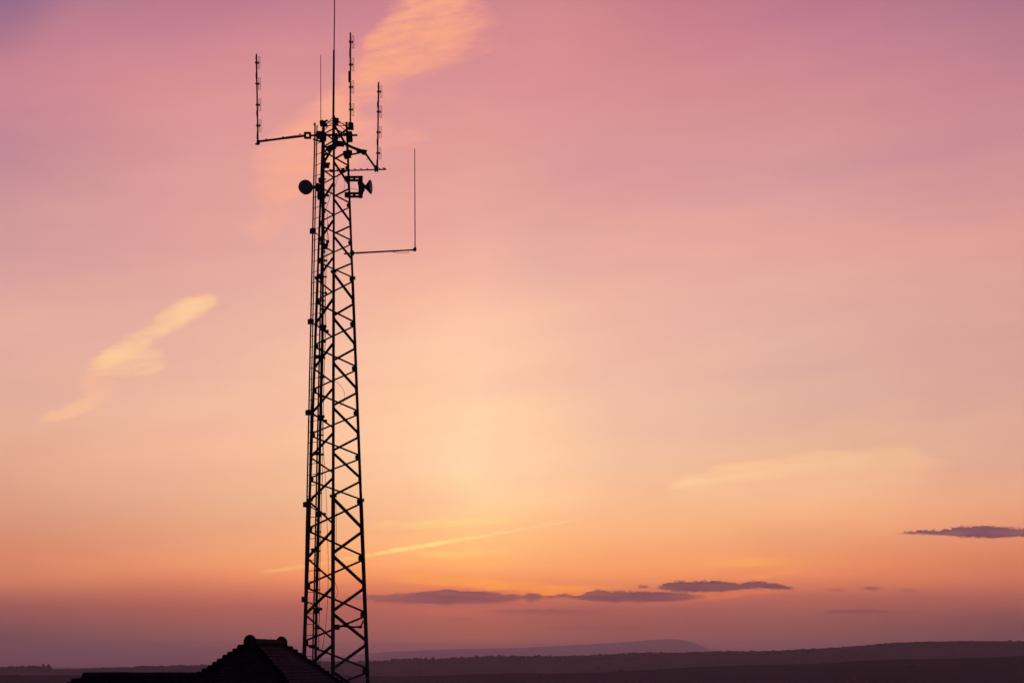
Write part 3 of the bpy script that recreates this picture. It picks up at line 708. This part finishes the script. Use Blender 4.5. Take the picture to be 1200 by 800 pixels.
def cloud(prof, color, opac=1., soft_t=1.5, soft_b=1.5, amp=2., nscale=(60, 200), seed=0., tex=0., texscale=(25, 160), over=None, detail=5, base=None, tilt=0.0, erode=0.0):
    """prof: (photo x, top, bottom, opacity). A cloud bank in azimuth / elevation, edges broken by noise."""
    global cur
    pts = sorted(prof); phia, phib = PV(pts[0][0], 0)[0], PV(pts[-1][0], 0)[0]
    ys = [p[1] for p in pts] + [p[2] for p in pts]; ylo, yhi = min(ys) - 5, max(ys) + 5
    k = 1 / math.sqrt(1 + (((pts[0][0] + pts[-1][0]) / 2 - 600) / F) ** 2)
    Vhi, Vlo = (HY - ylo) / F * k, (HY - yhi) / F * k
    n = N.new('ShaderNodeValToRGB'); e = n.color_ramp.elements; n.color_ramp.interpolation = 'CARDINAL' if soft_t > 2.2 else 'LINEAR'
    nz = EDGE['lump' if nscale[1] >= 540 else 'fine' if nscale[1] >= 350 else 'mid' if nscale[1] >= 100 else 'coarse']
    p0 = math_('ADD', PHI, math_('MULTIPLY', nz, amp * (1.2 if soft_t > 2.2 else 3) / F))
    LK.new(mrange(p0, phia, phib, 0., 1., 'LINEAR'), n.inputs[0])
    while len(e) < len(pts): e.new(1.0)
    for i, (x, t, b, o) in enumerate(pts): e[i].position = (PV(x, 0)[0] - phia) / (phib - phia)
    for i, (x, t, b, o) in enumerate(pts):
        V = lambda y: ((HY - y) / F * k - Vlo) / (Vhi - Vlo)
        e[i].position = (PV(x, 0)[0] - phia) / (phib - phia); e[i].color = (V(t), V(b), o, 1)
    s = N.new('ShaderNodeSeparateColor'); LK.new(n.outputs[0], s.inputs[0])
    v = math_('DIVIDE', math_('SUBTRACT', VV, Vlo), Vhi - Vlo)
    sc = 1 / F * k / (Vhi - Vlo)
    nzs = math_('MULTIPLY', nz, amp * 2 * sc)
    mt_ = mrange(math_('ADD', math_('SUBTRACT', s.outputs[0], v), nzs), -soft_t * sc, soft_t * sc)
    mb_ = mrange(math_('ADD', math_('SUBTRACT', v, s.outputs[1]), math_('MULTIPLY', nzs, .6)), -soft_b * sc, soft_b * sc)
    m = math_('MULTIPLY', math_('MULTIPLY', mt_, mb_), math_('MULTIPLY', s.outputs[2], opac))
    if tex:
        tn = TEXT['streak' if texscale[1] >= 200 else 'wisp' if tilt else 'veil']
        m = math_('MULTIPLY', m, math_('ADD', math_('MULTIPLY', tn, tex), 1 - tex))
    if erode:
        m = math_('DIVIDE', math_('SUBTRACT', m, math_('MULTIPLY', math_('SUBTRACT', 1.0, FIBRE), erode)), 1 - erode * .22, clamp=True)
    yc = sum(ys) / len(ys)
    cur = mixc(m, cur, unhaze(color, (HY - yc) / F))
# high warm cirrus
cloud([(350, 150, 178, 0), (372, 135, 172, .5), (392, 108, 165, .85), (410, 76, 148, 1), (430, 45, 122, 1), (450, 18, 108, 1), (470, -5, 97, 1), (490, -22, 90, 1), (520, -34, 82, 1), (550, -34, 72, .8), (575, 0, 62, .5), (600, 22, 52, .25), (625, 30, 46, 0)],
      (251, 163, 132), .74, 22, 16, 16, (18, 40), 1.3, .35, (14, 60), tilt=.6, erode=.3)
cloud([(395, 110, 145, 0), (425, 58, 116, .9), (450, 24, 102, 1), (475, 0, 91, 1), (500, -18, 82, 1), (530, -26, 74, .9), (555, -22, 66, .6), (580, 10, 56, .3), (605, 26, 48, 0)], (255, 176, 134), .85, 20, 14, 14, (50, 150), 8.3, .45, (16, 90), tilt=.6, erode=.55)
cloud([(410, 104, 118, 0), (430, 100, 124, .6), (460, 104, 126, .7), (490, 110, 124, 0)], (250, 168, 140), .7, 8, 8, 10, (50, 150), 8.3, .3, (16, 90), tilt=.6, erode=.4)
cloud([(400, 140, 170, 0), (430, 142, 178, .7), (465, 146, 176, .8), (495, 152, 172, .6), (522, 158, 168, 0)], (248, 168, 146), .8, 12, 12, 12, (50, 150), 3.1, .3, (12, 60), tilt=.5, erode=.45)
cloud([(285, 180, 240, 0), (300, 168, 262, .5), (320, 152, 262, .75), (345, 138, 250, .9), (370, 122, 235, .95), (395, 110, 212, .9), (420, 120, 196, .6), (450, 140, 190, .3), (480, 150, 180, 0)], (252, 173, 142), 1., 22, 26, 18, (16, 40), 3.1, .3, (12, 60), tilt=.5, erode=.42)
cloud([(270, 264, 280, 0), (295, 258, 284, .9), (318, 256, 290, .8), (355, 258, 290, 0)], (252, 176, 146), .6, 8, 12, 10, (50, 150), 4.1, .3, erode=.4)
cloud([(96, 430, 440, 0), (108, 421, 442, .7), (122, 409, 440, .9), (140, 397, 436, 1), (160, 385, 424, 1), (180, 371, 410, 1), (200, 357, 396, 1), (220, 345, 382, 1), (240, 339, 370, .9), (256, 341, 360, .6), (272, 346, 353, 0)],
      (250, 187, 153), .72, 9, 10, 9, (50, 160), 6.7, .3, (26, 150), tilt=.6, erode=.45)
cloud([(104, 428, 438, 0), (120, 415, 437, .8), (140, 403, 430, 1), (160, 390, 418, 1), (180, 376, 402, 1), (200, 362, 388, 1), (220, 350, 376, 1), (240, 343, 365, 1), (254, 344, 357, .6), (266, 347, 352, 0)],
      (255, 209, 155), .95, 10, 9, 8, (50, 150), 6.7, .35, (26, 150), tilt=.6, erode=.5)
cloud([(96, 432, 440, 0), (110, 425, 441.5, .8), (135, 414, 442, 1), (160, 406, 441, 1), (178, 403, 438, .95), (192, 406, 431, .7), (208, 408, 420, 0)],
      (255, 202, 153), .9, 10, 4.5, 9, (50, 150), 6.7, .5, (26, 150), tilt=.6, erode=.55)
cloud([(88, 440, 474, 0), (100, 436, 478, .9), (114, 436, 472, .9), (134, 440, 464, .5), (160, 444, 456, 0)], (248, 187, 152), .8, 8, 9, 8, (50, 150), 9.1, .2, (26, 250), tilt=.6, erode=.4)
cloud([(36, 493, 497, 0), (54, 486, 496, .9), (75, 477, 492, 1), (94, 467, 486, .9), (112, 456, 478, .75), (130, 450, 468, .4), (150, 448, 458, 0)], (252, 191, 151), .85, 6, 5, 7, (50, 150), 9.1, .2, (26, 250), tilt=.6, erode=.42)
cloud([(-160, -60, 60, 0), (-60, -80, 55, .9), (10, -80, 44, .9), (50, -80, 20, .6), (100, -80, -10, 0)], (136, 100, 136), .7, 30, 40, 14, (18, 40), 2.2, .2, (10, 60))
# broad pale veil on the right
cloud([(765, 572, 576, 0), (790, 560, 582, .8), (830, 549, 590, .9), (890, 539, 592, .8), (960, 531, 590, .6), (1020, 527, 580, .5), (1080, 532, 570, .4), (1125, 544, 556, 0)], (253, 199, 150), .85, 5, 24, 10, (30, 200), 2.2, .35, (10, 110))
cloud([(775, 570, 573, 0), (800, 562, 569, 1), (850, 557, 563, .7), (920, 546, 556, .4), (1000, 536, 552, .2), (1050, 536, 546, 0)], (255, 210, 158), .65, 2.5, 4, 6, (30, 400), 2.2, .5, (10, 300))
cloud([(850, 612, 640, 0), (900, 618, 642, .6), (960, 612, 640, .6), (1040, 604, 625, 0)], (214, 148, 118), .4, 9, 12, 12, (20, 120), 12.2, .5, (10, 140))
cloud([(1060, 460, 500, 0), (1100, 440, 490, .6), (1160, 420, 470, .6), (1240, 400, 450, .4), (1300, 400, 440, 0)], (206, 158, 152), .35, 14, 18, 20, (20, 60), 13.2, .5, (10, 140), tilt=.4)
cloud([(-40, 330, 480, 0), (20, 345, 400, .3), (60, 380, 420, .3), (110, 420, 440, 0)], (232, 180, 160), .3, 18, 18, 20, (20, 60), 14.2, .5, (10, 140), tilt=.4)
# bright streaks
cloud([(300, 671, 673, 0), (318, 667.5, 671.5, .35), (350, 662, 667, .28), (380, 657, 662, .2), (425, 650.4, 652.8, .5), (445, 646.6, 649.8, .8), (475, 640.4, 644.8, 1), (505, 635.6, 640.0, 1), (530, 631.8, 635.4, .95), (552, 628.4, 631.0, .8), (590, 622.8, 624.8, .6), (640, 613.8, 615.6, .6), (680, 607.4, 608.8, .25), (705, 604, 605, 0)],
      (255, 220, 136), .95, 1.7, 2.2, 3.4, (80, 500), 1.9, .3, (60, 500))
cloud([(420, 613, 620, 0), (450, 611, 620, .5), (520, 608, 617, .8), (590, 606, 613, .7), (640, 606, 610, 0)], (255, 210, 132), 1., 3.5, 3, 6, (40, 400), 5.5, .6, (20, 300))
cloud([(440, 637, 640, 0), (500, 646, 652, .5), (580, 644, 650, .4), (640, 644, 647, 0)], (255, 204, 124), .9, 2.5, 3, 5, (40, 400), 5.9, .6, (20, 300))
cloud([(810, 661, 664, 0), (840, 657, 662, .7), (880, 653, 663, 1), (920, 655, 661, .7), (950, 657, 659, 0)], (255, 168, 86), .85, 2, 2, 7, (40, 500), 7.5, .8, (20, 420))
cloud([(850, 677, 680, 0), (890, 671, 678, .8), (925, 667, 672, .6), (960, 661, 666, 0)], (254, 156, 92), .8, 2, 2, 5, (40, 500), 17.5, .7, (20, 420))
cloud([(660, 649, 651, 0), (680, 648, 653, .6), (710, 648, 652, .4), (740, 650, 651, 0)], (255, 184, 108), .6, 1.5, 1.5, 4, (40, 500), 17.5, .6, (20, 420))
cloud([(980, 676, 680, 0), (1040, 672, 684, .5), (1120, 674, 688, .4), (1200, 680, 686, 0)], (226, 124, 92), .4, 4, 5, 8, (40, 400), 18.5, .7, (20, 420))
cloud([(430, 672, 678, 0), (480, 672, 683, .7), (560, 677, 689, .9), (620, 682, 691, .9), (680, 686, 692, .8), (720, 684, 690, .3), (760, 684, 688, 0)], (255, 162, 76), .9, 3, 2.5, 6, (30, 300), 3.7, .5, (14, 300))
cloud([(590, 688, 696, 0), (640, 689, 698, 1), (690, 689, 699, .6), (720, 690, 696, 0)], (255, 146, 74), .85, 2, 2, 4, (40, 400), 4.7, .4, (30, 300))
cloud([(700, 703, 708, 0), (800, 696, 706, .5), (860, 692, 700, .8), (910, 690, 695, .4), (935, 690, 692, 0)], (226, 116, 80), .75, 3, 3, 4, (40, 300), 4.9, .3, (30, 300))
cloud([(440, 712, 718, 0), (490, 713, 722, .6), (560, 714, 724, .6), (620, 722, 728, 0)], (206, 104, 88), .5, 3, 4, 6, (40, 300), 4.9, .6, (30, 300))
# low dark banks
cloud([(395, 698, 703, 0), (430, 697, 704, .7), (465, 695.6, 706, .8), (500, 692.6, 707.4, 1), (518, 691.0, 708, 1), (545, 691.2, 707.4, 1), (575, 693.6, 706.8, 1), (598, 695.6, 704.6, .9), (612, 697, 701, .8), (624, 694.6, 704.4, .95), (633, 695.6, 701.6, .9), (640, 698, 700, 0)],
      (128, 77, 86), .9, 1.8, 3.0, 5.5, (110, 420), 21., .2, (40, 500))
cloud([(470, 701, 703, 0), (500, 700, 704, .8), (560, 700, 704, .5), (600, 699, 702, 0)], (152, 88, 88), .5, 1.2, 1.2, 6, (110, 420), 22., .5, (40, 500))
cloud([(630, 698.6, 699.6, 0), (642, 697.2, 700, .9), (664, 696.4, 700, .9), (676, 698, 701, .9), (685, 694.6, 702.4, 1), (691, 691.4, 703.6, 1), (698, 690, 704, 1), (706, 691.6, 704.6, 1), (716, 693.6, 705, 1), (748, 692.2, 705, 1), (782, 693.6, 704.6, 1), (805, 695.6, 703, .9), (822, 697.4, 700.6, .5), (834, 698, 699.6, 0)],
      (123, 74, 84), .93, 1.4, 2.2, 5, (150, 500), 27., .2, (40, 500))
cloud([(746, 687, 688, 0), (750, 685.8, 688.8, .8), (757, 685.4, 688.6, .8), (763, 687, 688, 0)], (130, 78, 84), .85, .8, .8, 3, (150, 500), 29.)
cloud([(765, 687.2, 688, 0), (776, 684.8, 690, .9), (784, 681.8, 692, 1), (795, 680.2, 692.8, 1), (812, 681.2, 693.2, 1), (830, 680.2, 692.8, 1), (850, 681.4, 692.4, 1), (868, 683.4, 690.4, 1), (882, 681.2, 689.4, 1), (896, 681.8, 689, 1), (910, 684.2, 690.2, 1), (924, 687.0, 690.6, 1), (934, 689, 690.4, 0)],
      (110, 69, 84), .95, 1.2, 1.7, 5, (170, 560), 31., .2, (60, 500))
cloud([(790, 684, 688, 0), (810, 683, 686.5, .8), (840, 683, 687, .5), (870, 684.6, 687, .7), (900, 684, 686.5, 0)], (132, 84, 92), .5, 1, 1.2, 6, (170, 560), 33., .6, (60, 500))
cloud([(1050, 622.2, 623, 0), (1064, 621.0, 623.8, .9), (1082, 619.6, 624.6, 1), (1102, 620.2, 626, 1), (1116, 617.8, 627.4, 1), (1130, 616.2, 628.6, 1), (1146, 615.6, 629, 1), (1164, 616.2, 630.6, 1), (1178, 618.4, 629.6, 1), (1194, 619.4, 629, 1), (1215, 619.4, 629, 1), (1240, 621, 627, .8), (1262, 624, 625, 0)],
      (110, 69, 90), .95, 1.2, 1.6, 4.5, (170, 560), 37., .2, (60, 500))
cloud([(1090, 621, 624, 0), (1120, 619.5, 623, .7), (1150, 618, 622, .7), (1180, 621, 624, .6), (1240, 621, 624, 0)], (134, 86, 100), .5, 1, 1.2, 6, (170, 560), 38., .6, (60, 500))
cloud([(550, 716, 718, 0), (600, 713.4, 718, .7), (650, 713.4, 719, .8), (690, 715, 720, .6), (715, 717, 720, 0)], (136, 79, 86), .7, 1.4, 1.8, 5, (60, 500), 41., .3, (60, 500))
cloud([(630, 733, 736, 0), (680, 731, 737, .5), (740, 732, 738, .5), (800, 735, 738, 0)], (134, 78, 84), .5, 2, 2.4, 6, (60, 500), 42., .3, (60, 500))
cloud([(950, 716, 717.6, 0), (980, 714.4, 717.8, .8), (1020, 714, 717.4, .8), (1060, 716.5, 718.6, .6), (1100, 718, 719.4, 0)], (122, 69, 80), .75, 1.1, 1.3, 4, (60, 500), 43., .3, (60, 500))
cloud([(1006, 688.6, 690, 0), (1016, 686.6, 690, .9), (1026, 687.0, 690.8, .8), (1036, 689, 691, 0)], (142, 79, 83), .8, .9, 1.1, 4, (100, 500), 47.)
cloud([(966, 690.6, 692, 0), (982, 689.2, 692.8, .7), (996, 690.6, 692.6, 0)], (152, 84, 84), .7, 1.1, 1.1, 4, (100, 500), 49.)
cloud([(1046, 690.6, 692, 0), (1065, 689.8, 692.8, .6), (1084, 691.6, 693, 0)], (150, 83, 84), .7, 1.1, 1.1, 4, (100, 500), 51.)
cloud([(520, 725, 726, 0), (538, 723.2, 727.2, .7), (556, 725, 727, 0)], (148, 83, 88), .6, 1.3, 1.3, 4, (100, 500), 53.)
cloud([(690, 712, 713, 0), (710, 710.6, 713.6, .6), (730, 712, 713.4, 0)], (146, 82, 86), .6, 1.1, 1.1, 3, (100, 500), 54.)

vein = noise(comb(math_('ADD', math_('MULTIPLY', PHI, 5.), math_('MULTIPLY', VV, 6.)), math_('SUBTRACT', math_('MULTIPLY', VV, 34.), math_('MULTIPLY', PHI, 5.)), 30.), 1.0, 5, .55)
cur = mixc(1.0, cur, comb(mrange(vein, .25, .75, .95, 1.04, 'LINEAR'), mrange(vein, .25, .75, .93, 1.055, 'LINEAR'), mrange(vein, .25, .75, .985, 1.01, 'LINEAR')), 'MULTIPLY')
bg = N.new('ShaderNodeBackground'); LK.new(cur, bg.inputs[0]); bg.inputs[1].default_value = 1.0
ow = N.new('ShaderNodeOutputWorld'); LK.new(bg.outputs[0], ow.inputs[0])
W.cycles.sampling_method = 'MANUAL'; W.cycles.sample_map_resolution = 1024

# ------------------------------------------------------------------ sun (just above the horizon, behind the low cloud bank)
sd = bpy.data.lights.new('sun', 'SUN'); sd.energy = .12; sd.angle = R(.5); sd.color = (1, .55, .32)
so = bpy.data.objects.new('sun', sd); COL.objects.link(so)
sa = PV(650, 700)[0]; el = R(1.9)
to_sun = Vector((math.sin(sa) * math.cos(el), math.cos(sa) * math.cos(el), math.sin(el)))
so.rotation_euler = to_sun.to_track_quat('Z', 'Y').to_euler(); so.location = (0, 0, 60)
sky.sun_elevation = el; sky.sun_rotation = sa

# ------------------------------------------------------------------ camera
cd = bpy.data.cameras.new('camera'); cam = bpy.data.objects.new('camera', cd); COL.objects.link(cam)
cam.location = (0, 0, EZ); cam.rotation_euler = (R(90), 0, 0)
cd.sensor_width = 36; cd.sensor_fit = 'HORIZONTAL'; cd.lens = 36 * F / 1200; cd.shift_y = (HY - 400) / 1200
cd.clip_start = .1; cd.clip_end = 80000
S.camera = cam
S.render.resolution_x = 1024; S.render.resolution_y = 682
S.view_settings.view_transform = 'Standard'; S.view_settings.look = 'None'; S.view_settings.exposure = 0; S.view_settings.gamma = 1
S.cycles.use_denoising = True; S.cycles.volume_bounces = 1; S.cycles.max_bounces = 4; S.cycles.diffuse_bounces = 2
S.cycles.filter_width = 1.5; S.cycles.use_adaptive_sampling = True; S.cycles.adaptive_threshold = .02; S.cycles.adaptive_min_samples = 24
